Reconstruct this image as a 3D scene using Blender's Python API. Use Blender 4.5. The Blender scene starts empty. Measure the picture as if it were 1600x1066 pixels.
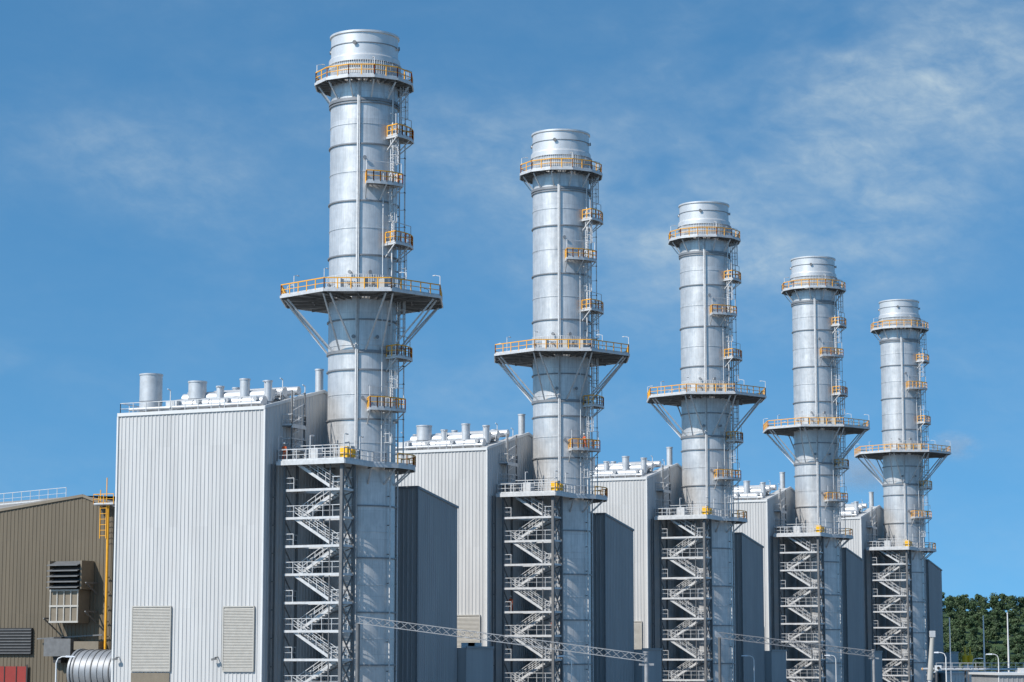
import bpy, math, random
import numpy as np
from mathutils import Vector, Matrix
random.seed(4); rng=np.random.default_rng(5)
S=bpy.context.scene
D=bpy.data
# ------------------------------------------------------------------ camera / light
HC=11.0
cam=D.cameras.new("camera"); co=D.objects.new("camera",cam); S.collection.objects.link(co)
cam.sensor_width=36; cam.lens=83.25; cam.clip_start=1; cam.clip_end=12000
co.location=(0,0,HC); co.rotation_euler=(math.radians(90+7.65),0,0)
S.camera=co
S.view_settings.view_transform='Standard'; S.view_settings.look='None'; S.view_settings.exposure=0
EL=math.radians(41); sd=Vector((-0.79,-0.61)).normalized()
sunv=Vector((sd.x*math.cos(EL),sd.y*math.cos(EL),math.sin(EL)))
sl=D.lights.new("sun","SUN"); sl.energy=5.0; sl.angle=math.radians(0.5); sl.color=(1,0.955,0.89)
so=D.objects.new("sun",sl); S.collection.objects.link(so)
so.rotation_euler=(-sunv).to_track_quat('-Z','Y').to_euler(); so.location=(-100,-60,200)

# ------------------------------------------------------------------ node helpers
class NT:
    def __init__(s,tree): s.t=tree; s.n=tree.nodes; s.l=tree.links
    def new(s,typ,**kw):
        n=s.n.new(typ)
        for k,v in kw.items(): setattr(n,k,v)
        return n
    def link(s,a,b): s.l.new(a,b)
    def set(s,sock,val):
        if isinstance(val,bpy.types.NodeSocket): s.l.new(val,sock)
        elif isinstance(sock.default_value,(int,float)): sock.default_value=val
        else:
            if len(sock.default_value)==4 and len(val)==3: val=(*val,1)
            sock.default_value=val
    def math(s,op,a,b=0.0,c=None,clamp=False):
        n=s.new("ShaderNodeMath",operation=op); n.use_clamp=clamp
        s.set(n.inputs[0],a); s.set(n.inputs[1],b)
        if c is not None: s.set(n.inputs[2],c)
        return n.outputs[0]
    def noise(s,vec,scale,detail=4,rough=.55,dist=0.0):
        n=s.new("ShaderNodeTexNoise"); s.set(n.inputs['Vector'],vec)
        n.inputs['Scale'].default_value=scale; n.inputs['Detail'].default_value=detail
        n.inputs['Roughness'].default_value=rough; n.inputs['Distortion'].default_value=dist
        return n.outputs['Fac']
    def ramp(s,fac,stops,interp='LINEAR'):
        n=s.new("ShaderNodeValToRGB"); s.set(n.inputs[0],fac); cr=n.color_ramp; cr.interpolation=interp
        while len(cr.elements)<len(stops): cr.elements.new(.5)
        for e,(p,c) in zip(cr.elements,stops):
            e.position=p; e.color=(*c,1) if not isinstance(c,(int,float)) else (c,c,c,1)
        return n.outputs[0]
    def mix(s,fac,a,b,blend='MIX'):
        n=s.new("ShaderNodeMix",data_type='RGBA',blend_type=blend)
        s.set(n.inputs[0],fac); s.set(n.inputs[6],a); s.set(n.inputs[7],b)
        return n.outputs[2]
    def vmath(s,op,a,b=(0,0,0)):
        n=s.new("ShaderNodeVectorMath",operation=op); s.set(n.inputs[0],a); s.set(n.inputs[1],b)
        return n.outputs[0]
    def sep(s,v):
        n=s.new("ShaderNodeSeparateXYZ"); s.link(v,n.inputs[0]); return n.outputs
    def comb(s,x,y,z):
        n=s.new("ShaderNodeCombineXYZ"); s.set(n.inputs[0],x); s.set(n.inputs[1],y); s.set(n.inputs[2],z); return n.outputs[0]

# ------------------------------------------------------------------ world
w=D.worlds.new("World"); S.world=w; w.use_nodes=True
T=NT(w.node_tree)
for n in list(T.n): T.n.remove(n)
tc=T.new("ShaderNodeTexCoord").outputs['Generated']
dx,dy,dz=T.sep(T.vmath('NORMALIZE',tc))
zc=T.math('MAXIMUM',dz,0.0)
zz=T.math('MULTIPLY_ADD',zc,1.3,0.24)
sky=T.new("ShaderNodeTexSky",sky_type='NISHITA'); sky.sun_disc=False
sky.sun_elevation=EL; sky.sun_rotation=math.atan2(sd.x,sd.y)%(2*math.pi)
sky.altitude=0; sky.air_density=1.0; sky.dust_density=0.3; sky.ozone_density=2.0
T.link(T.vmath('NORMALIZE',T.comb(dx,dy,zz)),sky.inputs['Vector'])
tint=T.mix(1.0,sky.outputs[0],(0.80,1.36,1.50),'MULTIPLY')
hs=T.new("ShaderNodeHueSaturation"); hs.inputs['Saturation'].default_value=1.03; hs.inputs['Value'].default_value=1.0
T.link(tint,hs.inputs['Color'])
# thin mottled cloud veils, placed by sky direction
def gauss(cx,cz,sx,sz,amp,sh=0.0):
    u=T.math('DIVIDE',T.math('SUBTRACT',dx,cx),sx)
    v=T.math('DIVIDE',T.math('SUBTRACT',T.math('MULTIPLY_ADD',T.math('SUBTRACT',dx,cx),-sh,dz),cz),sz)
    e=T.math('ADD',T.math('MULTIPLY',u,u),T.math('MULTIPLY',v,v))
    return T.math('MULTIPLY',T.math('EXPONENT',T.math('MULTIPLY',e,-1.0)),amp)
gs=[gauss(.02,.205,.075,.022,.85,-.22),gauss(.15,.225,.10,.045,1.15,.25),gauss(-.155,.20,.075,.022,.42,-.25),gauss(-.22,.125,.03,.008,.5,-.1),gauss(.09,.17,.07,.03,.65,-.1),gauss(.2,.10,.08,.05,.15),gauss(0.0,.115,.05,.02,.28)]
fld=gs[0]
for q in gs[1:]: fld=T.math('ADD',fld,q)
fld=T.math('ADD',fld,0.10)
cv=T.comb(T.math('MULTIPLY_ADD',dz,.9,dx),dy,T.math('MULTIPLY',T.math('MULTIPLY_ADD',dx,-0.22,dz),1.9))
n1=T.noise(cv,9,4,.55,.5)
n2=T.noise(cv,34,7,.62,.35)
n3=T.noise(T.comb(T.math('MULTIPLY_ADD',dz,.5,dx),dy,T.math('MULTIPLY',dz,1.5)),110,5,.6,.5)
cf=T.math('MULTIPLY',T.math('MULTIPLY',T.ramp(n1,[(0.32,0.05),(0.68,1.0)]),T.ramp(n2,[(0.25,0.20),(0.75,1.0)])),T.ramp(n3,[(0.25,0.55),(0.75,1.0)]))
cf=T.math('MULTIPLY',T.math('MULTIPLY',cf,fld),1.15,clamp=True)
col=T.mix(cf,hs.outputs[0],(4.7,5.8,6.5))
bg=T.new("ShaderNodeBackground"); bg.inputs['Strength'].default_value=0.112
T.link(col,bg.inputs['Color']); wo=T.new("ShaderNodeOutputWorld"); T.link(bg.outputs[0],wo.inputs[0])

# ------------------------------------------------------------------ materials
MATS={}
def mat(name,base,rough=.6,metal=0.0,var=0.12,scale=1.5,stretch=(1,1,1),kind=None,spec=.5,bump=0.0):
    m=D.materials.new(name); m.use_nodes=True; t=NT(m.node_tree)
    bs=t.n['Principled BSDF']; bs.inputs['Roughness'].default_value=rough; bs.inputs['Metallic'].default_value=metal
    bs.inputs['Specular IOR Level'].default_value=spec
    tc=t.new("ShaderNodeTexCoord").outputs['Object']
    rnd=t.new("ShaderNodeObjectInfo").outputs['Random']
    off=t.comb(t.math('MULTIPLY',rnd,37.0),t.math('MULTIPLY',rnd,11.0),0.0)
    v=t.vmath('ADD',t.vmath('MULTIPLY',tc,stretch),off)
    n=t.noise(v,scale,6,.6)
    f=t.ramp(n,[(0.25,1-var),(0.75,1+var*0.6)])
    c=t.mix(1.0,base,f,'MULTIPLY')
    if kind=='stack':
        x,y,z=t.sep(tc); a=t.math('ARCTAN2',y,x)
        cell=t.comb(t.math('FLOOR',t.math('MULTIPLY',a,1.2732)),t.math('FLOOR',t.math('MULTIPLY',z,0.35)),rnd)
        wn=t.new("ShaderNodeTexWhiteNoise"); t.link(cell,wn.inputs[0])
        pf=t.ramp(wn.outputs[0],[(0,0.93),(1,1.03)]); c=t.mix(1.0,c,pf,'MULTIPLY')
        sv=t.comb(t.math('MULTIPLY',a,14.0),t.math('MULTIPLY',z,0.22),rnd)
        st=t.noise(sv,1.3,6,.75); c=t.mix(1.0,c,t.ramp(st,[(0.3,0.80),(0.62,1.06)]),'MULTIPLY')
        pt=t.noise(v,.9,7,.7,.6); c=t.mix(1.0,c,t.ramp(pt,[(0.32,0.88),(0.6,1.03)]),'MULTIPLY')
        fr=t.math('FRACT',t.math('MULTIPLY',z,0.35)); se=t.math('LESS_THAN',fr,0.012)
        c=t.mix(t.math('MULTIPLY',se,0.30),c,(0.22,0.23,0.24))
        rr=t.math('MULTIPLY_ADD',pt,0.25,rough-0.12); t.link(rr,bs.inputs['Roughness'])
    if kind=='clad':
        x,y,z=t.sep(tc)
        cell=t.comb(t.math('FLOOR',t.math('MULTIPLY',x,1.11)),t.math('FLOOR',t.math('MULTIPLY',y,1.11)),t.math('FLOOR',t.math('MULTIPLY',z,0.125)))
        wn=t.new("ShaderNodeTexWhiteNoise"); t.link(cell,wn.inputs[0])
        c=t.mix(1.0,c,t.ramp(wn.outputs[0],[(0,0.95),(1,1.03)]),'MULTIPLY')
        sv=t.comb(t.math('MULTIPLY',x,4.0),t.math('MULTIPLY',y,4.0),t.math('MULTIPLY',z,0.12))
        c=t.mix(1.0,c,t.ramp(t.noise(sv,1.0,5,.7),[(0.3,0.90),(0.6,1.03)]),'MULTIPLY')
    t.set(bs.inputs['Base Color'],c)
    if bump>0:
        b=t.new("ShaderNodeBump"); b.inputs['Strength'].default_value=bump; b.inputs['Distance'].default_value=0.05
        t.link(n,b.inputs['Height']); t.link(b.outputs[0],bs.inputs['Normal'])
    MATS[name]=m; return m
mat('stack_metal',(0.66,0.65,0.64),.42,.48,.10,.5,kind='stack')
mat('rim_metal',(0.67,0.665,0.655),.42,.42,.14,1.0,(1,1,.4))
mat('galv',(0.60,0.60,0.60),.5,.2,.22,2.5)
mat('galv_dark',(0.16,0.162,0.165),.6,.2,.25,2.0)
mat('bridge_steel',(0.36,0.36,0.365),.6,.2,.25,2.0)
mat('flange',(0.25,0.255,0.265),.5,.4,.2,3)
mat('grating',(0.20,0.205,0.21),.7,.2,.3,3)
mat('yellow',(0.85,0.40,0.02),.5,0,.2,2)
mat('yellow_panel',(0.90,0.48,0.01),.5,0,.1,2)
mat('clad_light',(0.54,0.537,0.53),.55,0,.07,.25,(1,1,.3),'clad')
mat('clad_trim',(0.66,0.66,0.65),.5,0,.08,1)
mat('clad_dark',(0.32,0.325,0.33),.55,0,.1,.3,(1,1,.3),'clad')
mat('clad_brown',(0.135,0.108,0.072),.6,0,.12,.3,(1,1,.3),'clad')
mat('roof_tan',(0.30,0.28,0.25),.7,0,.15,.6)
mat('louver',(0.44,0.42,0.38),.6,0,.12,2)
mat('dark',(0.03,0.03,0.032),.7,0,.2,2)
mat('brown_frame',(0.20,0.165,0.12),.6,0,.15,2)
mat('red',(0.26,0.025,0.018),.6,0,.2,1)
mat('white',(0.75,0.75,0.74),.5,0,.1,2)
mat('pipe_silver',(0.60,0.605,0.61),.45,.35,.2,1.2)
mat('tank_metal',(0.30,0.31,0.325),.5,.4,.2,1.2)
mat('concrete',(0.34,0.33,0.31),.85,0,.25,.3,bump=.3)
mat('bark',(0.09,0.065,0.045),.9,0,.3,2)
mat('helmet',(0.75,0.75,0.72),.35,0,.05,4)
mat('skin',(0.48,0.28,0.20),.6,0,.05,8)
mat('glass_lamp',(0.7,0.72,0.75),.2,0,.05,4)
def foliage():
    m=D.materials.new('foliage'); m.use_nodes=True; t=NT(m.node_tree); bs=t.n['Principled BSDF']
    bs.inputs['Roughness'].default_value=.7
    g=t.new("ShaderNodeNewGeometry"); tcn=t.new("ShaderNodeTexCoord").outputs['Object']
    n=t.noise(tcn,.10,4,.6)
    c=t.ramp(n,[(0.3,(0.028,0.052,0.018)),(0.5,(0.042,0.078,0.026)),(0.70,(0.085,0.115,0.045))])
    c2=t.ramp(g.outputs['Random Per Island'],[(0,0.65),(1,1.3)])
    t.set(bs.inputs['Base Color'],t.mix(1.0,c,c2,'MULTIPLY')); MATS['foliage']=m
foliage()
def groundmat():
    m=D.materials.new('ground_mat'); m.use_nodes=True; t=NT(m.node_tree); bs=t.n['Principled BSDF']
    bs.inputs['Roughness'].default_value=.95
    o=t.new("ShaderNodeTexCoord").outputs['Object']; x,y,z=t.sep(o)
    n=t.noise(o,.02,6,.6); nf=t.noise(o,.6,6,.7)
    grass=t.ramp(nf,[(0.3,(0.035,0.06,0.018)),(0.7,(0.09,0.11,0.04))])
    yard=t.ramp(nf,[(0.3,(0.15,0.145,0.13)),(0.7,(0.27,0.26,0.235))])
    far=t.math('GREATER_THAN',t.math('MULTIPLY_ADD',n,120.0,y),600.0)
    t.set(bs.inputs['Base Color'],t.mix(far,yard,grass)); MATS['ground_mat']=m
groundmat()

# ------------------------------------------------------------------ mesh builder
class MB:
    def __init__(s): s.v=[];s.f=[];s.m=[];s.s=[];s.mats=[]
    def mi(s,n):
        if n not in s.mats: s.mats.append(n)
        return s.mats.index(n)
    def add(s,vs,fs,mt,sm=False):
        b=len(s.v); s.v.extend([tuple(p) for p in vs]); k=s.mi(mt)
        for f in fs: s.f.append([b+i for i in f]); s.m.append(k); s.s.append(sm)
    def box(s,x0,x1,y0,y1,z0,z1,mt):
        vs=[(x,y,z) for z in (z0,z1) for y in (y0,y1) for x in (x0,x1)]
        s.add(vs,[(0,2,3,1),(4,5,7,6),(0,1,5,4),(2,6,7,3),(0,4,6,2),(1,3,7,5)],mt)
    def bar(s,p,q,w,mt,h=None):
        p=Vector(p);q=Vector(q);d=(q-p)
        if d.length<1e-6:return
        d.normalize(); up=Vector((0,0,1)) if abs(d.z)<.95 else Vector((1,0,0))
        a=d.cross(up).normalized(); b=a.cross(d).normalized(); h=h or w
        a*=w/2;b*=h/2
        vs=[p-a-b,p+a-b,p+a+b,p-a+b,q-a-b,q+a-b,q+a+b,q-a+b]
        s.add(vs,[(0,3,2,1),(4,5,6,7),(0,1,5,4),(1,2,6,5),(2,3,7,6),(3,0,4,7)],mt)
    def tube(s,p,q,r,mt,n=12,r2=None,caps=True):
        p=Vector(p);q=Vector(q);d=(q-p).normalized(); up=Vector((0,0,1)) if abs(d.z)<.95 else Vector((1,0,0))
        a=d.cross(up).normalized(); b=d.cross(a).normalized(); r2=r if r2 is None else r2
        vs=[];
        for c,rr in((p,r),(q,r2)):
            for i in range(n):
                t=2*math.pi*i/n; vs.append(c+a*math.cos(t)*rr+b*math.sin(t)*rr)
        s.add(vs,[(i,(i+1)%n,n+(i+1)%n,n+i) for i in range(n)],mt,True)
        if caps:
            s.add(vs[:n],[list(range(n))[::-1]],mt); s.add(vs[n:],[list(range(n))],mt)
    def rev(s,prof,mt,n=72,cx=0,cy=0,sm=True):
        for (r0,z0),(r1,z1) in zip(prof[:-1],prof[1:]):
            vs=[]
            for r,z in((r0,z0),(r1,z1)):
                for i in range(n):
                    t=2*math.pi*i/n; vs.append((cx+r*math.cos(t),cy+r*math.sin(t),z))
            s.add(vs,[(i,(i+1)%n,n+(i+1)%n,n+i) for i in range(n)],mt,sm)
    def deck(s,angs,ro,ri,z0,z1,mt,closed=True):
        n=len(angs); vs=[]
        for z in(z0,z1):
            for rf in(ri,ro):
                for a in angs:
                    r=rf(a); vs.append((r*math.cos(a),r*math.sin(a),z))
        I0,O0,I1,O1=0,n,2*n,3*n; fs=[]
        for i in range(n if closed else n-1):
            j=(i+1)%n
            fs+= [(I1+i,O1+i,O1+j,I1+j),(I0+i,I0+j,O0+j,O0+i),(O0+i,O0+j,O1+j,O1+i),(I0+j,I0+i,I1+i,I1+j)]
        if not closed:
            fs+=[(I0,O0,O1,I1),(O0+n-1,I0+n-1,I1+n-1,O1+n-1)]
        s.add(vs,fs,mt)
    def rail(s,pts,mt,closed=False,h=1.1,post=1.25,w=.07,postmt=None,toe=True):
        pts=[Vector(p) for p in pts]
        if closed: pts=pts+[pts[0]]
        up=Vector((0,0,1)); k1=1.25 if mt=='yellow' else 1.0
        for a,b in zip(pts[:-1],pts[1:]):
            L=(b-a).length; k=max(1,round(L/post))
            s.bar(a+up*h,b+up*h,w*1.15*k1,mt); s.bar(a+up*h*.52,b+up*h*.52,w*.7*k1,mt)
            if toe: s.bar(a+up*.08,b+up*.08,.03,'galv',.15)
            for i in range(k+1):
                p=a.lerp(b,i/k); s.bar(p,p+up*h,w*k1,postmt or mt)
    def mesh(s,name):
        me=D.meshes.new(name); me.from_pydata(s.v,[],s.f)
        for n in s.mats: me.materials.append(MATS[n])
        me.polygons.foreach_set('material_index',s.m); me.polygons.foreach_set('use_smooth',s.s); me.update()
        return me
def empty(name,loc=(0,0,0),rot=0):
    o=D.objects.new(name,None); S.collection.objects.link(o); o.location=loc; o.rotation_euler=(0,0,rot); o.empty_display_size=.5; return o
def child(name,me,par):
    o=D.objects.new(name,me); S.collection.objects.link(o); o.parent=par; return o
def single(name,mb,loc=(0,0,0),rot=0):
    o=D.objects.new(name,mb.mesh(name)); S.collection.objects.link(o); o.location=loc; o.rotation_euler=(0,0,rot); return o
rad=math.radians
def pol(r,a,z): return (r*math.cos(a),r*math.sin(a),z)

def corr(mb,A,B,nrm,z0,top,mt,pitch=.45,dep=.06):
    A=Vector(A);B=Vector(B);nrm=Vector(nrm); L=(B-A).length; d=(B-A)/L; k=max(1,round(L/pitch)); p=L/k
    prof=[]
    for i in range(k):
        for o,e in((0,0),(.62,0),(.70,1),(.92,1)): prof.append((i*p+o*p,e*dep))
    prof.append((L,0)); vs=[]
    for t,e in prof:
        q=A+d*t+nrm*e; vs.append((q.x,q.y,z0)); vs.append((q.x,q.y,top(t)))
    fs=[(2*i,2*i+2,2*i+3,2*i+1) for i in range(len(prof)-1)]
    mb.add(vs,fs,mt)

# ------------------------------------------------------------------ one power unit in local frame (x along the row, y across, z up)
Z=HC
R0=3.5
LV=dict(top=58.9+Z,mid=36.4+Z,low=19.3+Z)
FRONT=rad(-155)
shell=MB(); 
zt=64.0+Z
shell.rev([(R0-.03,0),(R0-.03,LV['top']+1.2)],'stack_metal')
shell.rev([(R0-.03,LV['top']+1.2),(3.70,LV['top']+1.45),(3.70,61.35+Z),(3.62,61.5+Z),(3.48,61.55+Z),(3.48,zt-.28),(3.62,zt-.2),(3.62,zt),(3.3,zt),(3.2,zt-3)],'rim_metal')
shell.rev([(3.2,zt-3),(0.01,zt-3)],'dark')
for zz0,r_ in ((62.7,3.5),(60.75,3.72)): shell.rev([(r_-.06,zz0+Z-.05),(r_+.05,zz0+Z-.04),(r_+.05,zz0+Z+.04),(r_-.06,zz0+Z+.05)],'flange')
for b in range(0,360,90):
    a=rad(b+12); shell.tube(pol(3.4,a,zt-1.35),pol(3.72,a,zt-1.35),.17,'galv',10); shell.tube(pol(3.7,a,zt-1.35),pol(3.74,a,zt-1.35),.22,'galv_dark',10)
for h in (56.4,52.1,46.2,40.6,34.0,28.9,23.9,15.2,10.0,4.6,-.6,-5.8):
    z=h+Z; shell.rev([(R0-.03,z-.07),(R0+.13,z-.07),(R0+.13,z+.07),(R0-.03,z+.07)],'flange')
for h in (54.2,49.2,43.4,31.4,26.4,21.5,12.6,7.3,2.0):
    z=h+Z; shell.rev([(R0-.03,z-.04),(R0+.02,z-.03),(R0+.02,z+.03),(R0-.03,z+.04)],'stack_metal')
for a,r,wd in((rad(-161),3.68,.16),(rad(-158.5),3.68,.09),(rad(-100),3.75,.12),(rad(-60),3.7,.12)):
    shell.bar(pol(r,a,2),pol(r,a,LV['top']-.4),wd,'galv')
    z=4
    while z<LV['top']-1:
        shell.bar(pol(3.45,a,z),pol(r,a,z),.1,'galv_dark'); z+=2.9
for a,h in((-150,50.6),(-140,38.8),(-172,38.8),(-165,32.2),(-128,32.2),(-150,26.0)):
    a=rad(a); shell.tube(pol(3.4,a,h+Z),pol(3.8,a,h+Z),.13,'galv',8); shell.tube(pol(3.78,a,h+Z),pol(3.84,a,h+Z),.2,'flange',8)

plat=MB()
def oct_r(ap,n=8,off=FRONT):
    st=2*math.pi/n
    return lambda a: ap/math.cos(((a-off+st/2)%st)-st/2)
def platform(z,ap,n,drop,inner,railmt,strut=.14):
    ro=oct_r(ap,n); st=2*math.pi/n
    angs=sorted(set([round((FRONT+st/2+i*st)%(2*math.pi),6) for i in range(n)]+[round(2*math.pi*i/48,6) for i in range(48)]))
    plat.deck(angs,ro,lambda a:3.62,z-.08,z,'grating')
    c=[pol(ap/math.cos(st/2)+.02,FRONT+st/2+i*st,0) for i in range(n)]
    for i in range(n):
        p=c[i];q=c[(i+1)%n]
        plat.bar((p[0],p[1],z-.14),(q[0],q[1],z-.14),.1,'galv',.26)
        p2=[v*.62 for v in p];q2=[v*.62 for v in q]
        plat.bar((p2[0],p2[1],z-.2),(q2[0],q2[1],z-.2),.1,'galv_dark',.2)
        a=FRONT+st/2+i*st
        for da in(-.07,.07):
            plat.bar(pol(3.5,a+da*1.6,z-.26),pol(ap/math.cos(st/2)*.97,a+da*.5,z-.26),.12,'galv_dark',.26)
        ra=ap/math.cos(st/2)*.93
        for da in((-.13,.13) if ap>6 else (0,)):
            plat.bar(pol(ra,a+da*.35,z-.35),pol(3.5,a+da*1.9,z-drop),strut,'galv')
        am=FRONT+i*st
        plat.bar(pol(3.5,am,z-.26),pol(ap*.98,am,z-.26),.12,'galv_dark',.24)
    pts=[pol(ap/math.cos(st/2)-.08,FRONT+st/2+i*st,z) for i in range(n)]
    plat.rail(pts,railmt,True)
    return pts
platform(LV['top'],5.0,12,2.1,0,'yellow',.13)
mp=platform(LV['mid'],8.1,8,5.6,0,'yellow',.14)
plat.rev([(R0,LV['top']-2.3),(R0+.16,LV['top']-2.3),(R0+.16,LV['top']-2.0),(R0,LV['top']-2.0)],'flange')
plat.rev([(R0,LV['mid']-5.8),(R0+.14,LV['mid']-5.8),(R0+.14,LV['mid']-5.5),(R0,LV['mid']-5.5)],'flange')
for z,hh,rr in((LV['top'],1.9,3.85),(LV['mid'],2.1,4.1)):
    for i in range(40):
        a=rad(-215+i*3.6); plat.bar(pol(rr,a,z),pol(rr,a,z+hh),.045,'galv')
    for t in(.5,1.0):
        for i in range(12):
            plat.bar(pol(rr,rad(-215+i*12),z+hh*t),pol(rr,rad(-203+i*12),z+hh*t),.06,'galv')
def plamp(x,y,z,a,h=2.3):
    plat.bar((x,y,z),(x,y,z+h),.06,'galv'); e=(x+.5*math.cos(a),y+.5*math.sin(a),z+h+.12)
    plat.bar((x,y,z+h),e,.05,'galv'); plat.bar(e,(e[0]+.3*math.cos(a),e[1]+.3*math.sin(a),e[2]-.03),.12,'galv',.08)
for i,p in enumerate(mp):
    if i%2: plamp(p[0],p[1],LV['mid'],math.atan2(-p[1],-p[0]),2.0)
    else:
        q=mp[(i+1)%8]; plamp((p[0]*.7+q[0]*.3),(p[1]*.7+q[1]*.3),LV['mid'],math.atan2(-p[1],-p[0])+.6,1.8)
for i in range(0,12,3):
    a=FRONT+rad(15+30*i); plamp(*pol(5.0,a,0)[:2],LV['top'],a+math.pi,1.9)
for a in(-178,-150,-128):
    a=rad(a); x,y,_=pol(5.2,a,0); plat.box(x-.35,x+.35,y-.3,y+.3,LV['mid']+.15,LV['mid']+1.5,'galv' if a<-2.7 else 'louver')
for k in range(7):
    a=rad(-205+k*17); plat.tube(pol(3.45,a,LV['mid']+1.2),pol(4.3,a,LV['mid']+1.2),.1,'pipe_silver',8); plat.tube(pol(4.25,a,LV['mid']+1.2),pol(4.33,a,LV['mid']+1.2),.19,'flange',10)
def landing(h,a0,a1,ro=5.0,mt='yellow'):
    z=h+Z; n=max(3,int((a1-a0)/8)); angs=[rad(a0+(a1-a0)*i/n) for i in range(n+1)]
    plat.deck(angs,lambda a:ro,lambda a:3.6,z-.07,z,'grating',False)
    for i in range(n): plat.bar(pol(ro,angs[i],z-.12),pol(ro,angs[i+1],z-.12),.08,'galv',.24)
    for a in(angs[0],angs[-1]):
        plat.bar(pol(3.5,a,z-.14),pol(ro,a,z-.14),.1,'galv',.22)
        plat.bar(pol(ro-.1,a,z-.2),pol(3.5,a,z-1.5),.1,'galv')
    m=angs[len(angs)//2]; plat.bar(pol(ro-.1,m,z-.2),pol(3.5,m,z-1.7),.1,'galv')
    plat.rail([pol(3.6,angs[0],z)]+[pol(ro-.05,a,z) for a in angs]+[pol(3.6,angs[-1],z)],mt,post=.9)
LAND=[(53.0,-110,-66),(47.9,-148,-100),(41.9,-112,-66),(30.3,-108,-68),(24.9,-142,-92)]
for l in LAND: landing(*l,ro=5.15)
def ladder(mb,a,z0,z1,r=3.95,cage=True,mt='galv'):
    c=Vector(pol(r,a,0)); t=Vector((-math.sin(a),math.cos(a),0)); o=Vector((math.cos(a),math.sin(a),0))
    top=z1+1.2
    for s in(-.25,.25): mb.bar(c+t*s+Vector((0,0,z0)),c+t*s+Vector((0,0,top)),.07,mt)
    z=z0+.3
    while z<z1: mb.bar(c+t*-.25+Vector((0,0,z)),c+t*.25+Vector((0,0,z)),.035,mt); z+=.3
    if cage:
        hp=[(-.36,.05),(-.38,.35),(-.2,.68),(0,.76),(.2,.68),(.38,.35),(.36,.05)]
        z=z0+2.2
        while z<top+.01:
            for (x0,y0),(x1,y1) in zip(hp[:-1],hp[1:]):
                mb.bar(c+t*x0+o*y0+Vector((0,0,z)),c+t*x1+o*y1+Vector((0,0,z)),.05,mt)
            z+=.9
        for x,y in hp[1:-1]: mb.bar(c+t*x+o*y+Vector((0,0,z0+2.2)),c+t*x+o*y+Vector((0,0,top)),.04,mt)
    z=z0+.5
    while z<z1: mb.bar(c*((3.45)/r)+Vector((0,0,z)),c+Vector((0,0,z)),.07,mt); z+=2.4
lad=MB()
seq=[(-78,53.0,58.9),(-104,47.9,53.0),(-106,41.9,47.9),(-80,36.4,41.9),(-84,30.3,36.4),(-103,24.9,30.3),(-112,19.3,24.9)]
for a,z0,z1 in seq: ladder(lad,rad(a),z0+Z,z1+Z)
for a,r in((-76,4.35),(-73,4.35),(-121,3.95)):
    lad.bar(pol(r,rad(a),19.3+Z),pol(r,rad(a),(59.2 if r>4 else 49)+Z),.07,'galv')
for k in range(22):
    z=20.5+Z+k*1.8; lad.bar(pol(3.45,rad(-74.5),z),pol(4.35,rad(-74.5),z),.06,'galv'); lad.bar(pol(4.35,rad(-77),z),pol(4.35,rad(-72),z),.12,'galv_dark')
for h,a0,a1 in LAND:
    for a in(a0,a1):
        p=pol(4.9,rad(a),0); lad.bar((p[0],p[1],h+Z),(p[0],p[1],h+Z+2.2),.06,'galv')
    q=pol(4.3,rad(a0-2),0); lad.bar((p[0],p[1],h+Z+2.2),(q[0],q[1],h+Z+2.3),.06,'galv')
# lower deck
low=MB(); z=LV['low']
low.deck([2*math.pi*i/48 for i in range(48)],oct_r(5.4,12),lambda a:3.62,z-.08,z,'grating')
low.box(-10.0,-3.7,-3.6,4.0,z-.09,z-.012,'grating')
for i in range(12):
    st=rad(30); a=FRONT+st/2+i*st; ro=5.4/math.cos(st/2)
    low.bar(pol(ro,a,z-.2),pol(ro,a+st,z-.2),.12,'galv',.4)
    low.bar(pol(3.5,a,z-.3),pol(ro*.97,a,z-.3),.12,'galv_dark',.3)
    low.bar(pol(ro*.92,a,z-.4),pol(3.5,a,z-1.9),.14,'galv')
for p,q in(((-10,-3.6),(-10,4)),((-10,-3.6),(-4.2,-3.6)),((-10,4),(-3.4,4))):
    low.bar((*p,z-.22),(*q,z-.22),.14,'galv',.42)
low.rail([(-4.0,-3.6,z),(-9.95,-3.55,z),(-9.95,3.95,z),(-4,3.95,z)],'galv',post=1.1)
low.rail([pol(5.5,rad(a),z) for a in range(-140,-104,15)],'galv')
low.rail([pol(5.5,rad(a),z) for a in range(-110,-19,15)],'yellow',w=.07)
low.rail([(-6.6,-3.4,z),(-6.6,2.2,z),(-9.9,2.2,z)],'galv')
for x,y in((-9.9,-3.5),(-9.9,.3),(-9.9,3.9),(-6.6,-3.4),(-7.5,3.9)): 
    low.bar((x,y,z),(x,y,z+2.4),.07,'galv'); low.bar((x,y,z+2.4),(x+.6,y+.1,z+2.5),.07,'galv',.07); low.bar((x+.6,y+.1,z+2.47),(x+.95,y+.15,z+2.45),.18,'galv',.1)
low.box(-9.3,-8.9,-3.5,-2.7,z+.1,z+1.25,'yellow_panel'); low.box(-8.2,-7.5,-3.45,-3.0,z+.3,z+1.1,'yellow_panel')
low.box(-8.6,-7.6,.2,1.2,z,z+1.3,'galv'); low.box(-6.2,-5.4,-2.2,-1.4,z,z+1.6,'louver'); low.box(-9.6,-8.8,1.6,2.1,z,z+1.0,'galv_dark')
low.bar((-7,-2.4,z),(-7,-2.4,z+1.9),.12,'galv');low.bar((-7,-2.4,z+1.9),(-9.2,-3.0,z+1.6),.12,'galv')
for y_ in(-1.8,-.9,0,.9,3.0): low.bar((-8,y_,z),(-8,y_,z+1.6),.06,'galv')
low.bar((-8,-1.8,z+1.6),(-8,3.0,z+1.6),.07,'galv')

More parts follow.
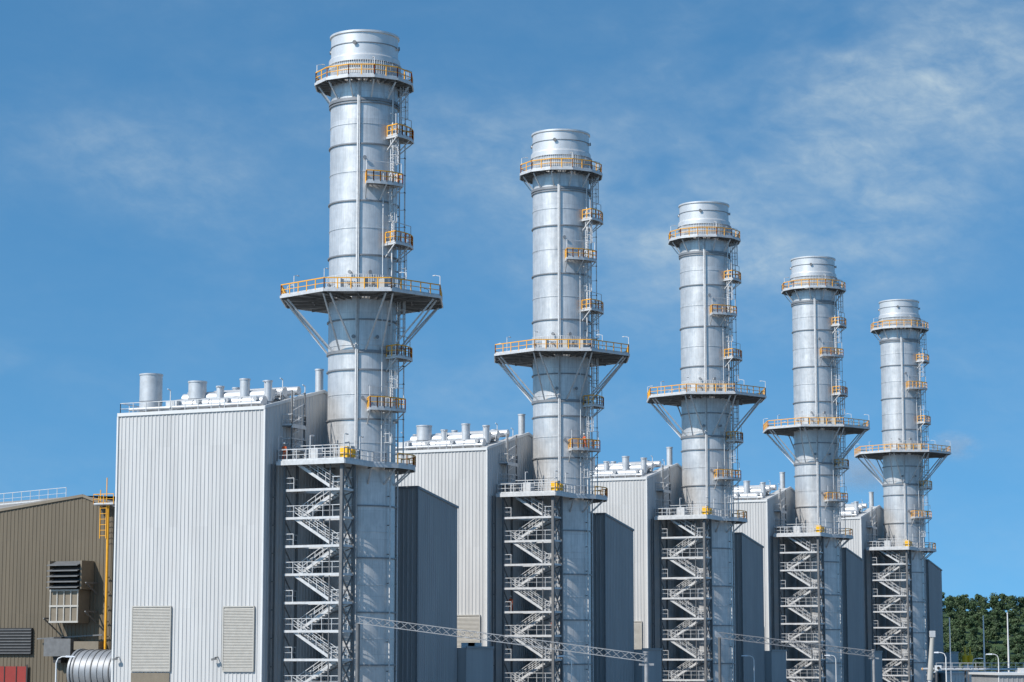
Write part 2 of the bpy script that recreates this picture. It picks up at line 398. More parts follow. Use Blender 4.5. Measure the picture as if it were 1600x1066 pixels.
# stair tower
tw=MB()
U0,U1,V0,V1=-9.4,-7.0,-3.0,3.4
for u in(U0,U1):
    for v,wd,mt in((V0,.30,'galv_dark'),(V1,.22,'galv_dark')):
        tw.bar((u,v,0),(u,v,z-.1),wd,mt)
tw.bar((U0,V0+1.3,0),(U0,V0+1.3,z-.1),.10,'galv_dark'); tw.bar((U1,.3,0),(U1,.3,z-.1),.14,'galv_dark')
k=0; zz_=z
LEVS=[]
while zz_>0.3:
    LEVS.append(zz_); zn=zz_-2.75
    for u in(U0,U1): tw.bar((u,V1,zz_-.13),(u,V0,zz_-.13),.14,'galv',.24)
    for v in(V0,V1): tw.bar((U0,v,zz_-.13),(U1,v,zz_-.13),.12,'galv',.22)
    tw.bar((U1,V0+.2,zz_-.1),(-3.3,-1.2,zz_-.1),.14,'galv',.2)
    tw.bar((U1,V1-.2,zz_-.1),(-3.0,2.0,zz_-.1),.14,'galv',.2)
    tw.box(U0+.02,U1-.02,V0+.02,V0+1.0,zz_-.1,zz_-.03,'grating'); tw.box(U0+.02,U1-.02,V1-1.0,V1-.02,zz_-.1,zz_-.03,'grating')
    if zn>-.5:
        zb=max(zn,0)
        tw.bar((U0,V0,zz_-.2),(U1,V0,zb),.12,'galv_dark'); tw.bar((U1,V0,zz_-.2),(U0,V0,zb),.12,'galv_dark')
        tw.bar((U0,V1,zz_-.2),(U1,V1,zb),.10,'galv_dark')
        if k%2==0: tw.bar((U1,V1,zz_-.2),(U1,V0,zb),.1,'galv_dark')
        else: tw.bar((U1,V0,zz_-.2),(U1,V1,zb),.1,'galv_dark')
        va,vb=V0+1.0,V1-1.0
        if k%2: va,vb=vb,va
        ua,ub=(U0+.15,U0+1.05) if k%2==0 else (U0+1.3,U1-.15)
        for u in(ua,ub):
            tw.bar((u,va,zb-.05),(u,vb,zz_-.1),.06,'galv',.28)
            for hh in(.55,1.05): tw.bar((u,va,zb+hh),(u,vb,zz_+hh-.05),.06,'galv')
            for i in range(6):
                t=i/5; p=(u,va+(vb-va)*t,zb+(zz_-zb)*t); tw.bar(p,(p[0],p[1],p[2]+1.05),.05,'galv')
        for i in range(1,14):
            t=i/14; tw.box(ua,ub,va+(vb-va)*t-.13,va+(vb-va)*t+.13,zb+(zz_-zb)*t-.04,zb+(zz_-zb)*t,'grating')
        if k>0:
            tw.rail([(U0+.05,V0+1.0,zz_),(U0+.05,V0+.1,zz_),(U1-.05,V0+.1,zz_)],'galv',post=.9,w=.06,toe=False)
            tw.rail([(U0+.05,V1-1.0,zz_),(U0+.05,V1-.1,zz_),(U1-.05,V1-.1,zz_)],'galv',post=.9,w=.06,toe=False)
            if k%2==0: tw.rail([(U0+.02,V0+1,zz_),(U0+.02,V1-1,zz_)],'galv',post=1.1,w=.05,toe=False)
    zz_=zn; k+=1

# boiler house
W0,W1=4.5,21.6; HB=11.6; ZR=24.5+Z; ZA=27.2+Z
bw=MB()
gab=lambda t: ZA-abs(t-HB)/HB*(ZA-ZR)
flat=lambda t: ZR
corr(bw,(-HB,W1),(-HB,W0),(-1,0),0,flat,'clad_light')
corr(bw,(-HB,W0),(HB,W0),(0,-1),0,gab,'clad_light',.6,.05)
corr(bw,(HB,W0),(HB,W1),(1,0),0,flat,'clad_light')
corr(bw,(HB,W1),(-HB,W1),(0,1),0,flat,'clad_light')
bw.box(-HB+.01,HB-.01,W0+.01,W1-.01,0.02,ZR-.05,'clad_light')
g0,g1=W0+.005,W0+1.5
vs=[(-HB,g0,ZR),(0,g0,ZA),(HB,g0,ZR),(-HB,g1,ZR),(0,g1,ZA),(HB,g1,ZR)]
bw.add(vs,[(0,1,4,3),(1,2,5,4),(3,4,5),(0,2,1)],'clad_light')
for a,b in(((-HB-.12,W0-.08,ZR+.05),(0,W0-.08,ZA+.07)),((0,W0-.08,ZA+.07),(HB+.12,W0-.08,ZR+.05))): bw.bar(a,b,.14,'clad_trim',.3)
bw.bar((-HB-.09,W0-.1,ZR-.02),(-HB-.09,W1+.1,ZR-.02),.14,'clad_trim',.34)
bw.bar((HB+.09,W0-.1,ZR-.02),(HB+.09,W1+.1,ZR-.02),.14,'clad_trim',.34)
bw.bar((-HB-.05,W0-.05,0),(-HB-.05,W0-.05,ZR-.2),.18,'clad_trim'); bw.bar((-HB-.05,W1+.05,0),(-HB-.05,W1+.05,ZR-.2),.18,'clad_trim')
lo=MB()
def louv(v0,v1,z0,z1,ux=-HB-.06):
    lo.box(ux-.05,ux+.04,v0,v1,z0,z1,'louver')
    for a,b,c,d in((v0-.08,v1+.08,z1,z1+.12),(v0-.08,v1+.08,z0-.12,z0),(v0-.1,v0,z0,z1),(v1,v1+.1,z0,z1)): lo.box(ux-.16,ux,a,b,c,d,'louver')
    zq=z0+.05
    while zq<z1-.1:
        lo.add([(ux-.14,v0,zq),(ux-.14,v1,zq),(ux-.05,v1,zq+.12),(ux-.05,v0,zq+.12)],[(0,1,2,3)],'louver'); 
        lo.add([(ux-.14,v0,zq),(ux-.14,v1,zq),(ux-.14,v1,zq-.04),(ux-.14,v0,zq-.04)],[(3,2,1,0)],'louver'); zq+=.15
louv(5.35,8.7,-1.1+Z,5.0+Z); louv(14.9,19.3,-1.1+Z,5.1+Z)
lo.box(-HB-.14,-HB-.05,14.9,19.4,-2.4+Z,-1.35+Z,'brown_frame')
for v in(9.4,20.9):
    lo.bar((-HB-.05,v,.2+Z),(-HB-.6,v,.15+Z),.08,'galv_dark'); lo.bar((-HB-.6,v-.15,.05+Z),(-HB-.6,v+.35,-.05+Z),.2,'galv_dark',.2)
rf=MB()
rf.rail([(-HB+.1,W0+1.6,ZR),(-HB+.1,W1-.1,ZR),(-2,W1-.1,ZR)],'galv',h=1.15,post=1.5,w=.06)
def vent(u,v,r,zb,zt_,ring=True):
    rf.tube((u,v,zb),(u,v,zt_),r,'pipe_silver',24)
    if ring:
        rf.tube((u,v,zt_-.12),(u,v,zt_+.03),r+.06,'pipe_silver',24); rf.tube((u,v,zb),(u,v,zb+.6),r*.6,'flange',12)
        rf.tube((u,v,zb+.9),(u,v,zb+1.02),r+.04,'flange',24)
vent(-9.5,19.2,1.15,ZR+.4,28.7+Z); vent(-8,14.6,.92,ZR+.6,27.9+Z); vent(-8.0,11.9,.38,ZR,27.3+Z); vent(-8,9.0,.5,ZR,27.9+Z); vent(-8,6.3,.4,ZR,27.6+Z)
vent(3.2,6.8,.42,ZR,30.0+Z); vent(-5,17.3,.3,ZR,27.2+Z); vent(-4,12.5,.35,ZR,27.6+Z); vent(1,9.5,.4,ZR,28.0+Z)
rf.tube((-9.3,5.9,25.4+Z),(-9.3,17.0,25.4+Z),.52,'pipe_silver',16); rf.tube((-7.4,6.2,26.2+Z),(-7.4,16.5,26.2+Z),.6,'pipe_silver',16)
rf.tube((-4.8,6.2,26.8+Z),(-4.8,14.5,26.8+Z),.5,'pipe_silver',16); rf.tube((-2,6.2,27.2+Z),(-2,12.5,27.2+Z),.45,'pipe_silver',16)
for v in(6.5,9.8,13.2,16.4):
    rf.tube((-10.2,v,25.6+Z),(-3,v,27.0+Z),.22,'pipe_silver',10)
    for u,zz2 in((-9.3,25),(-7.4,26),(-4.8,26.5)): rf.bar((u,v+.4,ZR),(u,v+.4,zz2+Z),.2,'galv')
for v in np.arange(6.4,17,1.9): rf.tube((-9.3,v,25.4+Z),(-9.3,v+.07,25.4+Z),.56,'flange',16)
rf.box(-10.4,-6.4,15.5,16.8,ZR,ZR+1.3,'galv'); rf.box(-6,-3,7.0,9.0,ZR,ZR+2.6,'clad_trim'); rf.box(-9,-5,17.6,18.4,ZR,ZR+.9,'galv')
rf.rail([(-6.2,5.9,25.9+Z),(-6.2,16.5,25.9+Z)],'galv',post=1.2,w=.06); rf.box(-6.9,-6.1,5.9,16.5,25.8+Z,25.88+Z,'grating')
rf.tube((-10.6,5.5,25.1+Z),(-10.6,21.0,25.1+Z),.16,'pipe_silver',10)
for u,v,h in((-10.8,10.2,2.3),(-10.8,16.0,2.3),(-6,5.8,3.4),(-1.5,5.8,3.2),(-9,6,2.8)):
    rf.bar((u,v,ZR),(u,v,ZR+h),.07,'galv'); rf.bar((u,v,ZR+h),(u-.5,v,ZR+h+.1),.07,'galv')
for zz2 in(20.6,23.0):
    rf.box(-8.3,-5.6,3.3,4.42,zz2+Z-.1,zz2+Z,'grating'); rf.bar((-8.3,3.3,zz2+Z-.12),(-5.6,3.3,zz2+Z-.12),.1,'galv',.25)
    rf.rail([(-8.3,4.4,zz2+Z),(-8.3,3.3,zz2+Z),(-5.6,3.3,zz2+Z),(-5.6,4.4,zz2+Z)],'galv',w=.06)
for x in(-8.2,-5.7): rf.bar((x,3.4,19.4+Z),(x,3.4,26.5+Z),.14,'galv_dark')
for x in(-7.3,-6.8): rf.bar((x,4.0,19.4+Z),(x,4.0,26.8+Z),.06,'galv')
for k_ in range(24): rf.bar((-7.3,4.0,19.6+Z+k_*.3),(-6.8,4.0,19.6+Z+k_*.3),.04,'galv')
for k_ in range(6): rf.bar((-8.2,3.4,19.6+Z+k_*1.2),(-5.7,3.4,19.6+Z+(k_+1)*1.15),.07,'galv')
for y,x in((4.2,-10.6),(4.2,-9.9)): rf.bar((x,y,0),(x,y,19+Z),.16,'galv_dark')
for k_ in range(10): rf.bar((-10.6,4.2,2+k_*2.75),(-9.9,4.2,2+k_*2.75),.12,'galv_dark')

# annex
an=MB(); A0,A1,B0,B1=9.0,18.4,-1.8,4.38; ZH,ZL=17.8+Z,16.2+Z
sl_=lambda t: ZH+(ZL-ZH)*t/(A1-A0)
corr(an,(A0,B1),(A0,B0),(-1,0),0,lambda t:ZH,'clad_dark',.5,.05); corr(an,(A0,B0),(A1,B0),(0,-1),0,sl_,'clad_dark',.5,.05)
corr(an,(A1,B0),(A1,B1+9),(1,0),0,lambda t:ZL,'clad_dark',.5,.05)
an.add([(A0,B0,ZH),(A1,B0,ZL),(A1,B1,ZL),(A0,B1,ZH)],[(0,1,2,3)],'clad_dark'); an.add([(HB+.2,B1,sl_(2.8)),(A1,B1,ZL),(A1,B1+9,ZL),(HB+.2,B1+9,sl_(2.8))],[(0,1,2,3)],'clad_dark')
an.bar((A0-.05,B0-.1,ZH+.03),(A1+.1,B0-.1,ZL+.03),.12,'flange',.24); an.bar((A0-.1,B0-.1,ZH+.03),(A0-.1,B1,ZH+.03),.12,'flange',.24)
an.bar((A0-.07,B0-.07,0),(A0-.07,B0-.07,ZH-.1),.14,'flange')
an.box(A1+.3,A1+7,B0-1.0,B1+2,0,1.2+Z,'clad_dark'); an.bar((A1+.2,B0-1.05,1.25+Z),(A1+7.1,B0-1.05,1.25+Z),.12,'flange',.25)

me=dict(shell=shell.mesh('shell'),plat=plat.mesh('platforms'),lad=lad.mesh('ladders'),low=low.mesh('access_deck'),tw=tw.mesh('stairs'),bw=bw.mesh('walls'),lo=lo.mesh('louvers'),rf=rf.mesh('roof_plant'),an=an.mesh('annex'))
S1=Vector((-15.31,239.96)); ST=Vector((21.32,45.88)); ROT=math.atan2(ST.y,ST.x)
Rv=Vector((math.cos(ROT),math.sin(ROT))); Pv=Vector((-Rv.y,Rv.x))
def W(i,u,v,z):
    q=S1+ST*i+Rv*u+Pv*v; return (q.x,q.y,z)
for i in range(5):
    p=S1+ST*i; loc=(p.x,p.y,0)
    e=empty('exhaust_stack',loc,ROT); child('shell',me['shell'],e); child('platforms',me['plat'],e); child('ladders',me['lad'],e); child('access_deck',me['low'],e)
    e=empty('stair_tower',loc,ROT); child('stairs',me['tw'],e)
    e=empty('boiler_house',loc,ROT); child('walls',me['bw'],e); child('louvers',me['lo'],e); child('roof_plant',me['rf'],e)
    e=empty('annex_building',loc,ROT); child('annex',me['an'],e)

# ------------------------------------------------------------------ turbine hall (brown)
hb=MB(); hu=5.0; L0,L1=23.0,78.0
def hp(t):
    v=L1-t
    if v>37.4: return 17.8+Z-(v-37.4)*.117
    return max(17.8+Z-(37.4-v)*.36,13.0+Z)
corr(hb,(hu,L1),(hu,L0),(-1,0),0,hp,'clad_brown',.5,.05)
zl=hp(0)
corr(hb,(hu,L0),(hu+190,L0),(0,-1),0,lambda t:13.0+Z,'clad_brown',1.0,.06)
hb.add([(hu,37.4,17.8+Z),(hu,L1,zl),(hu+30,L1,19.6+Z),(hu+30,30,19.0+Z)],[(0,3,2,1)],'roof_tan')
hb.add([(hu,37.4,17.8+Z),(hu,L0,13+Z),(hu+190,L0,13+Z),(hu+190,37.4,17.8+Z)],[(0,1,2,3)],'roof_tan')
hb.add([(hu+30,30,0),(hu+30,L1,0),(hu+30,L1,19.6+Z),(hu+30,30,19+Z)],[(0,1,2,3)],'clad_brown')
hb.add([(hu,L1,0),(hu+30,L1,0),(hu+30,L1,19.6+Z),(hu,L1,zl)],[(0,1,2,3)],'clad_brown')
pr=[(L1,hp(0)),(37.4,17.8+Z),(24.2,13.05+Z)]
for a,b in zip(pr[:-1],pr[1:]): hb.bar((hu-.12,a[0],a[1]),(hu-.12,b[0],b[1]),.14,'brown_frame',.3)
hb.rail([(hu+6,44,18.0+Z),(hu+6,60,17.2+Z)],'galv',w=.05,h=1.3)
hv=MB()
v0,v1=36.2,39.8
hv.box(hu-2.2,hu-.06,v0,v1,3.9+Z,7.5+Z,'brown_frame'); 
for v in np.arange(v0,v1+.1,.9): hv.box(hu-2.32,hu-2.2,v-.06,v+.06,3.9+Z,7.5+Z,'louver')
for zz2 in(4.0,5.7,7.4): hv.box(hu-2.33,hu-2.2,v0-.1,v1+.1,zz2+Z-.1,zz2+Z+.1,'louver')
hv.box(hu-2.4,hu-.07,v0-.5,v0-.3,7.5+Z,10.6+Z,'brown_frame');hv.box(hu-2.4,hu-.07,v1+.1,v1+.3,7.5+Z,10.6+Z,'brown_frame')
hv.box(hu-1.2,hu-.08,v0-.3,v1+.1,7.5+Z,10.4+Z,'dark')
for k_ in range(5):
    zq=7.7+Z+k_*.6; hv.add([(hu-2.9,v0-.3,zq),(hu-2.9,v1+.1,zq),(hu-1.2,v1+.1,zq+.5),(hu-1.2,v0-.3,zq+.5)],[(0,1,2,3)],'galv_dark'); hv.bar((hu-2.9,v0-.3,zq),(hu-2.9,v1+.1,zq),.06,'galv_dark',.12)
for k_ in range(9): hv.bar((hu-.4,34.0,-4+Z+k_*1.6),(hu-.4,33.2,-4+Z+k_*1.6),.1,'brown_frame')
for v,zz2 in((35.2,8.2),(35.2,5.1),(40.6,4.4)): hv.bar((hu-.1,v,zz2+Z),(hu-2.3,v,zz2+Z),.15,'galv_dark'); hv.bar((hu-.1,v,zz2-1.2+Z),(hu-2.3,v,zz2+Z),.12,'galv_dark')
hv.box(hu-.35,hu-.08,43.6,50.5,.5+Z,3.4+Z,'dark')
for k_ in range(9): hv.box(hu-.45,hu-.35,43.6,50.5,.6+Z+k_*.32,.68+Z+k_*.32,'galv_dark')
hv.box(hu-.3,hu-.08,44.2,50,-6+Z,-.8+Z,'red'); hv.box(hu-.34,hu-.3,44.0,44.2,-6+Z,-.6+Z,'dark')
for v in(45.5,47.1,48.7): hv.box(hu-.36,hu-.31,v-.05,v+.05,-6+Z,-.8+Z,'dark')
hv.box(hu-1.6,hu-.08,37.5,41.0,.3+Z,2.2+Z,'galv_dark'); hv.box(hu-1.4,hu-.08,34.0,37.2,1.0+Z,1.9+Z,'brown_frame'); hv.box(hu-1.2,hu-.08,39,40,-.4+Z,2.4+Z,'dark')
hv.bar((hu-.6,42.6,2.2+Z),(hu-.6,34,2.6+Z),.14,'galv_dark')
yp=MB()
for v in(33.6,): yp.tube((hu-.7,v,-6+Z),(hu-.7,v,17.0+Z),.14,'yellow',10)
yp.bar((hu-.9,34.5,13+Z),(hu-.9,34.5,18.3+Z),.08,'yellow'); yp.bar((hu-.9,33.7,13+Z),(hu-.9,33.7,19.6+Z),.08,'yellow')
for k_ in range(8): yp.bar((hu-.9,34.5,13.3+Z+k_*.6),(hu-.9,33.7,13.3+Z+k_*.6),.05,'yellow')
yp.rail([(hu-.2,35.2,16.7+Z),(hu-1.2,35.2,16.7+Z),(hu-1.2,32.6,16.7+Z)],'yellow',w=.05); yp.box(hu-1.2,hu-.15,32.6,35.2,16.6+Z,16.68+Z,'grating')
p=(S1.x,S1.y,0)
e=empty('turbine_hall',p,ROT); child('hall_walls',hb.mesh('hall_walls'),e); child('vents_and_doors',hv.mesh('vents_and_doors'),e); child('yellow_ladder',yp.mesh('yellow_ladder'),e)
tk=MB(); 
ax0=Vector(W(0,-1.2,32.6,-1.4+Z)); ax1=Vector(W(0,-1.2,24,-1.4+Z)); d=(ax1-ax0).normalized()
tk.tube(ax0,ax1,2.35,'tank_metal',40)
for k_ in range(11): c=ax0+d*(.3+k_*.75); tk.tube(c,c+d*.12,2.43,'galv_dark' if k_%3==0 else 'tank_metal',40)
tk.tube(ax0-d*.25,ax0,2.5,'tank_metal',40); tk.tube(ax0-d*.5,ax0-d*.25,2.1,'galv_dark',40); tk.tube(ax0-d*.9,ax0-d*.5,.7,'red',20)
for k_ in range(3):
    c=ax0+d*(1.5+k_*2.8); tk.box(c.x-.3,c.x+.3,c.y-1.6,c.y+1.6,0,c.z-2,'galv_dark')
single('silver_duct',tk)

# ------------------------------------------------------------------ lattice pipe bridges
def lattice(name,a,b,hgt,wd,bay,post):
    m=MB(); a=Vector(a);b=Vector(b);d=(b-a).normalized(); s=d.cross(Vector((0,0,1))).normalized()*wd/2; u=Vector((0,0,hgt/2))
    L=(b-a).length;n=round(L/bay); c=[s+u,-s+u,-s-u,s-u]
    for o in c: m.bar(a+o,b+o,.08,'bridge_steel')
    for i in range(n):
        p=a+d*(L*i/n);q=a+d*(L*(i+1)/n)
        for j in range(4):
            o1,o2=c[j],c[(j+1)%4]
            if j%2==0: m.bar(p+o1,p+o2,.04,'bridge_steel')
            m.bar(p+(o1 if i%2 else o2),q+(o2 if i%2 else o1),.045,'bridge_steel')
    m.tube((b.x,b.y,0),(b.x,b.y,b.z+.5),.20,'bridge_steel',12); m.tube((b.x,b.y,b.z+.5),(b.x,b.y,b.z+.6),.3,'bridge_steel',12)
    m.bar((b.x-.7,b.y,b.z-.6),(b.x+.7,b.y,b.z-.6),.2,'bridge_steel',.2); m.box(b.x-.8,b.x+.8,b.y-.8,b.y+.8,0,.4,'concrete')
    m.tube((a.x,a.y,0),(a.x,a.y,a.z-.3),.2,'galv_dark',12)
    single(name,m)
lattice('pipe_bridge',(-14.6,226,3.7+Z),(12.6,224,.1+Z),.65,.6,.8,1)
lattice('pipe_bridge',(28.0,322,3.2+Z),(49.2,325,.7+Z),.75,.7,1.0,1)

# ------------------------------------------------------------------ street lamps, poles, yard
def street_lamp(x,y,h,s=1):
    m=MB(); m.tube((0,0,0),(0,0,h),.10,'white',10,.06)
    pts=[Vector((0,0,h)),Vector((.15*s,0,h+.35)),Vector((.5*s,0,h+.5)),Vector((.9*s,0,h+.5))]
    for a,b in zip(pts[:-1],pts[1:]): m.tube(a,b,.05,'white',8)
    m.add([(.8*s,-.16,h+.44),(1.6*s,-.12,h+.46),(1.6*s,.12,h+.46),(.8*s,.16,h+.44),(.8*s,-.12,h+.6),(1.5*s,-.08,h+.56),(1.5*s,.08,h+.56),(.8*s,.12,h+.6)],[(0,1,2,3),(4,7,6,5),(0,4,5,1),(1,5,6,2),(2,6,7,3),(3,7,4,0)],'glass_lamp')
    m.box(-.18,.18,-.18,.18,0,.25,'concrete'); single('street_lamp',m,(x,y,0))
def at(px,Y,H=0): return (px-800)/3700*(.9911*Y+.1331*H)
for px,Y,hh,s in((88,200,-.3,1),(1178,300,-.1,-1),(1306,330,0,-1),(1478,260,.2,-1),(1560,300,.1,-1),(893,250,-.2,-1),(1520,360,-.4,1)):
    street_lamp(at(px,Y),Y,Z+hh,s)
for px,Y,ht in((1485,420,7.0),(1538,400,7.0),(1576,380,7.1)):
    m=MB(); m.tube((0,0,0),(0,0,Z+ht),.24,'white',10,.09); m.tube((0,0,Z+ht),(0,0,Z+ht+.25),.12,'white',8); m.box(-.4,.4,-.4,.4,0,.3,'concrete'); single('lightning_mast',m,(at(px,Y),Y,0))
m=MB(); m.tube((0,0,0),(.0,0,9.0),.25,'galv',12,.2); m.tube((0,0,9),(.35,0,13.1),.28,'louver',10,.22); m.box(.1,.6,-.25,.25,13.1,13.7,'galv'); m.bar((0,0,9.6),(.8,0,9.9),.12,'white'); m.box(.5,1.1,-.3,.2,9.9,10.4,'white'); m.tube((.8,-.3,10.15),(.8,-.42,10.15),.14,'dark',10); m.box(-.4,.4,-.4,.4,0,.4,'concrete')
single('cctv_mast',m,(at(1452,230),230,0))
def lowb(name,px0,px1,Y,dep,H,wall,roof,step=True):
    m=MB(); x0,x1=at(px0,Y),at(px1,Y); h=H+Z
    corr(m,(x0,Y),(x1,Y),(0,-1),0,lambda t:h,wall,.6,.05); m.box(x0+.02,x1-.02,Y+.02,Y+dep,0,h-.03,wall)
    m.box(x0-.3,x1+.3,Y-.3,Y+dep+.3,h,h+.28,roof)
    k=x0+2
    while k<x1-2: m.box(k,k+1.4,Y-.1,Y-.07,1.2,2.6,'dark'); k+=3.5
    for q in range(2):
        xx=x0+(x1-x0)*(.25+.45*q); m.box(xx,xx+1.5,Y+2,Y+4,h+.28,h+.28+.6,'galv')
    single(name,m)
lowb('low_warehouse',1478,1640,430,25,-2.6,'clad_trim','galv'); lowb('switchgear_building',1180,1475,500,20,-1.5,'clad_light','galv'); lowb('low_warehouse',1560,1720,300,18,-2.0,'clad_dark','clad_trim')
lowb('pump_house',714,738,262,6,0.9,'clad_dark','galv')
for px in(1508,1516):
    m=MB(); m.tube((0,0,0),(0,0,Z-1.0),.5,'galv',12); m.tube((0,0,Z-1.0),(0,0,Z+.6),.55,'yellow_panel',14); m.tube((0,0,Z+.6),(0,0,Z+.9),.55,'yellow_panel',14,.2); m.tube((0,0,Z+.9),(0,0,Z+2.2),.12,'yellow_panel',8); m.bar((-.6,0,Z-1),(.6,0,Z-1),.12,'yellow_panel')
    single('yellow_vessel',m,(at(px,440),440,0))
m=MB(); 
for x in np.arange(66,110,5.0): 
    for y in(0,2.5): m.bar((x,y,0),(x,y,Z-1.8),.25,'galv_dark')
    m.bar((x,0,Z-1.8),(x,2.5,Z-1.8),.2,'galv_dark')
for k_,mt in enumerate(('pipe_silver','yellow','pipe_silver')): m.tube((64,.4+k_*.8,Z-1.55),(112,.4+k_*.8,Z-1.55),.2,mt,10)
m.rail([(66,-.1,Z-1.7),(108,-.1,Z-1.7)],'galv')
single('pipe_rack',m,(0,372,0))

# ------------------------------------------------------------------ people
def pmat():
    m=D.materials.new('workwear'); m.use_nodes=True; t=NT(m.node_tree); bs=t.n['Principled BSDF']; bs.inputs['Roughness'].default_value=.8
    x,y,z=t.sep(t.new("ShaderNodeTexCoord").outputs['Object'])
    c=t.ramp(t.math('DIVIDE',z,2.0),[(0,(0.02,0.02,0.02)),(0.05,(0.55,0.09,0.025)),(0.40,(0.6,0.6,0.5)),(0.42,(0.60,0.10,0.025)),(0.60,(0.6,0.6,0.5)),(0.62,(0.60,0.10,0.025)),(0.745,(0.48,0.28,0.20))],'CONSTANT')
    t.set(bs.inputs['Base Color'],c); MATS['workwear']=m
pmat()
def person(loc,rot,bend=0.15,reach=.3,step=.15):
    e=empty('worker',loc,rot)
    J=[(0,0,.95,.15),(0,bend*.3,1.18,.15),(0,bend*.7,1.40,.16),(0,bend,1.50,.065),(0,bend+.02,1.60,.075),(0,bend+.03,1.70,.095),(0,bend+.02,1.76,.06)]
    E=[(0,1),(1,2),(2,3),(3,4),(4,5),(5,6)]
    for s in(-1,1):
        b=len(J); J+= [(s*.10,0,.88,.105),(s*.12,s*step*.5+.04,.48,.075),(s*.12,s*step,.09,.05),(s*.13,s*step+.16,.04,.045)]
        E+=[(0,b),(b,b+1),(b+1,b+2),(b+2,b+3)]
        b=len(J); ry=reach if s>0 else .08
        J+= [(s*.20,bend*.7,1.40,.065),(s*.25,bend*.7+ry*.3,1.14,.05),(s*.24,bend*.7+ry,.95+ry*.4,.035)]
        E+=[(2,b),(b,b+1),(b+1,b+2)]
    me_=D.meshes.new('body'); me_.from_pydata([j[:3] for j in J],E,[]); me_.materials.append(MATS['workwear'])
    o=D.objects.new('body',me_); S.collection.objects.link(o); o.parent=e
    sk=o.modifiers.new('Skin','SKIN'); sk.use_smooth_shade=True
    if me_.skin_vertices:
        for i,j in enumerate(J): me_.skin_vertices[0].data[i].radius=(j[3],j[3])
        me_.skin_vertices[0].data[0].use_root=True
    ss=o.modifiers.new('Sub','SUBSURF'); ss.levels=1; ss.render_levels=1
    m=MB(); hc=Vector((0,bend+.02,1.735))
    m.rev([(.125,hc.z),(.12,hc.z+.05),(.09,hc.z+.10),(.04,hc.z+.125),(.005,hc.z+.13)],'helmet',16,hc.x,hc.y); m.rev([(.15,hc.z-.005),(.12,hc.z+.01)],'helmet',16,hc.x,hc.y+.02)
    for sx in(-.032,.032): m.tube((sx,hc.y+.085,1.69),(sx,hc.y+.098,1.69),.011,'dark',8)
    m.tube((0,hc.y+.085,1.665),(0,hc.y+.115,1.655),.014,'skin',6,.018); m.bar((-.025,hc.y+.09,1.62),(.025,hc.y+.09,1.62),.012,'dark')
    for s in(-1,1):
        ry=reach if s>0 else .08; w_=Vector((s*.24,bend*.7+ry,.95+ry*.4)); dn=Vector((0,.35,-.94)) if ry<.2 else Vector((0,.9,-.3)); dn.normalize()
        m.bar(w_,w_+dn*.09,.035,'skin',.08); side=Vector((0,-dn.z,dn.y))
        for f in range(4):
            b=w_+dn*.085+side*(-.03+f*.02); l=(.06,.07,.075,.065)[f]; k1=b+dn*l*.6; m.tube(b,k1,.009,'skin',6); m.tube(k1,k1+(dn+Vector((-s*.6,0,0))).normalized()*l*.5,.009,'skin',6,.007)
        b=w_+dn*.03+side*.03; m.tube(b,b+(dn+side).normalized()*.055,.011,'skin',6,.008)
    child('helmet_face_hands',m.mesh('helmet_face_hands'),e)
person(W(0,-9.5,3.4,LV['low']),rad(160)); 
a=rad(-118); person(W(1,4.5*math.cos(a),4.5*math.sin(a),24.9+Z),ROT+rad(60),.1,.35)
person(W(1,-8.2,2.9,LEVS[5]-.03),ROT+rad(90),.25,.4); person(W(1,-8.2,-2.5,LEVS[6]-.03),ROT+rad(-20),.2,.3)

# ------------------------------------------------------------------ faint steam behind the far stacks
def steam(name,px,H,Y,rx,rz,dens,seed):
    m_=D.materials.new(name+'_vapour'); m_.use_nodes=True; t=NT(m_.node_tree); t.n.remove(t.n['Principled BSDF'])
    o=t.new("ShaderNodeTexCoord").outputs['Object']
    r=t.vmath('ADD',o,(seed,seed*2.0,0)); nz=t.noise(r,2.0,5,.62,.6)
    ln=t.new("ShaderNodeVectorMath",operation='LENGTH'); t.link(o,ln.inputs[0])
    fall=t.math('SUBTRACT',1.0,ln.outputs['Value'],clamp=True)
    d_=t.math('MULTIPLY',t.math('MULTIPLY',t.ramp(nz,[(0.38,0.0),(0.66,1.0)]),fall),dens)
    v=t.new("ShaderNodeVolumePrincipled"); v.inputs['Color'].default_value=(.95,.95,.95,1); v.inputs['Density'].default_value=1.0; t.link(d_,v.inputs['Density'])
    t.link(v.outputs[0],t.n['Material Output'].inputs['Volume'])
    me_=D.meshes.new(name); import bmesh; b=bmesh.new(); bmesh.ops.create_icosphere(b,subdivisions=3,radius=1.0); b.to_mesh(me_); b.free(); me_.materials.append(m_)
    ob=D.objects.new(name,me_); S.collection.objects.link(ob); ob.location=(at(px,Y,H),Y,Z+H); ob.scale=(rx,5,rz)
steam('steam_plume',1342,35.5,455,9,4.6,.30,3.0)
steam('steam_plume',1488,42,470,6.5,3.6,.20,9.0)

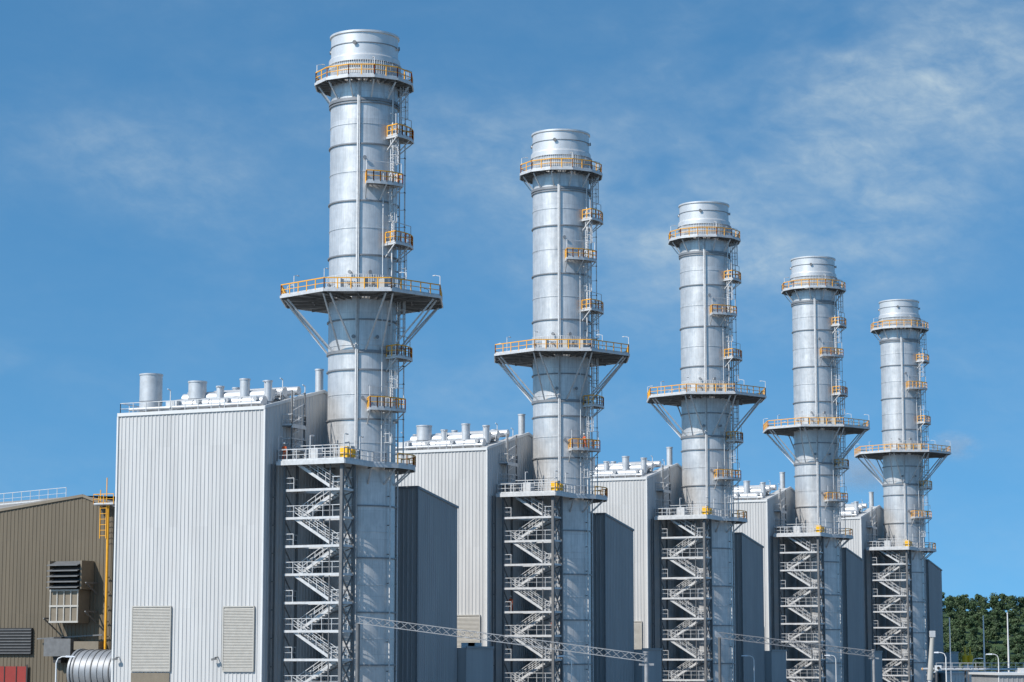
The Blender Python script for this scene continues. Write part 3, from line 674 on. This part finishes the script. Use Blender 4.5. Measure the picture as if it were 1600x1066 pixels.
# ------------------------------------------------------------------ ground, hill, trees
g=MB(); g.add([(-5000,-600,0),(5000,-600,0),(5000,9000,0),(-5000,9000,0)],[(0,1,2,3)],'ground_mat'); single('ground',g)
def hillz(x,y):
    t=min(max((y-850)/210,0),1); t=t*t*(3-2*t)
    b=min(max((1700-y)/400,0),1)
    return t*b*(33.5-.035*(x-180)+1.2*math.sin(x*.021+1)+.6*math.sin(x*.07))
hm=MB(); NX=120; xs=np.linspace(-1300,1600,NX); ys=np.linspace(840,1700,36); vs=[(x,y,hillz(x,y)-(.0 if 0<j<35 else .3)) for j,y in enumerate(ys) for x in xs]
hm.add(vs,[(j*NX+i,j*NX+i+1,(j+1)*NX+i+1,(j+1)*NX+i) for j in range(35) for i in range(NX-1)],'foliage',True); single('hill',hm)
V=[];tr=MB()
def crown(x,y,z,h,r,nl,sz):
    lobes=[]
    for k in range(11):
        a=rng.uniform(0,2*math.pi); q=rng.uniform(0,.75)*r
        lobes.append((x+q*math.cos(a),y+q*math.sin(a),z+h*rng.uniform(.32,.9),rng.uniform(.28,.5)*r))
    per=nl//11
    for lx,ly,lz,lr in lobes:
        d=rng.normal(size=(per,3)); d/=np.linalg.norm(d,axis=1)[:,None]; rr=lr*rng.uniform(.55,1.08,(per,1))
        c=np.array([lx,ly,lz])+d*rr*np.array([1,1,.8])
        t1=rng.normal(size=(per,3)); t1/=np.linalg.norm(t1,axis=1)[:,None]; nn=d+rng.normal(size=(per,3))*.5
        t1=np.cross(nn,t1); t1/=np.linalg.norm(t1,axis=1)[:,None]+1e-6; t2=np.cross(nn,t1); t2/=np.linalg.norm(t2,axis=1)[:,None]+1e-6
        s=sz*rng.uniform(.5,1.1,(per,1))
        V.append(np.stack([c-t1*s,c-t2*s*.6,c+t1*s,c+t2*s*.6],1).reshape(-1,3))
    tr.tube((x,y,z-.5),(x+.2,y,z+h*.6),.28,'bark',7,.1)
    for k in range(4):
        l=lobes[k]; tr.tube((x+.1,y,z+h*.35),(l[0],l[1],l[2]),.12,'bark',5,.03)
for row,Y in enumerate((862,878,894,910,926,942,958,975,992,1010,1028,1046)):
    x=150+row*1.7
    while x<262:
        crown(x+rng.uniform(-1.5,1.5),Y+rng.uniform(-5,5),hillz(x,Y)-.3,rng.uniform(6,8.5),rng.uniform(2.8,4.2),1000,.48); x+=rng.uniform(4.2,6.0)
for k in range(520):
    x=rng.uniform(-1000,1200); 
    if 145<x<265: continue
    Y=rng.uniform(860,1070); crown(x,Y,hillz(x,Y)-.3,rng.uniform(8,12),rng.uniform(4.5,6.5),220,1.2)
V=np.concatenate(V); nf=len(V)//4
me_=D.meshes.new('leaves'); me_.vertices.add(len(V)); me_.vertices.foreach_set('co',V.astype(np.float32).ravel())
me_.loops.add(nf*4); me_.loops.foreach_set('vertex_index',np.arange(nf*4,dtype=np.int32)); me_.polygons.add(nf)
me_.polygons.foreach_set('loop_start',np.arange(0,nf*4,4,dtype=np.int32)); me_.polygons.foreach_set('loop_total',np.full(nf,4,dtype=np.int32)); me_.materials.append(MATS['foliage']); me_.update(); me_.validate()
e=empty('distant_trees'); child('leaves',me_,e); child('trunks',tr.mesh('trunks'),e)
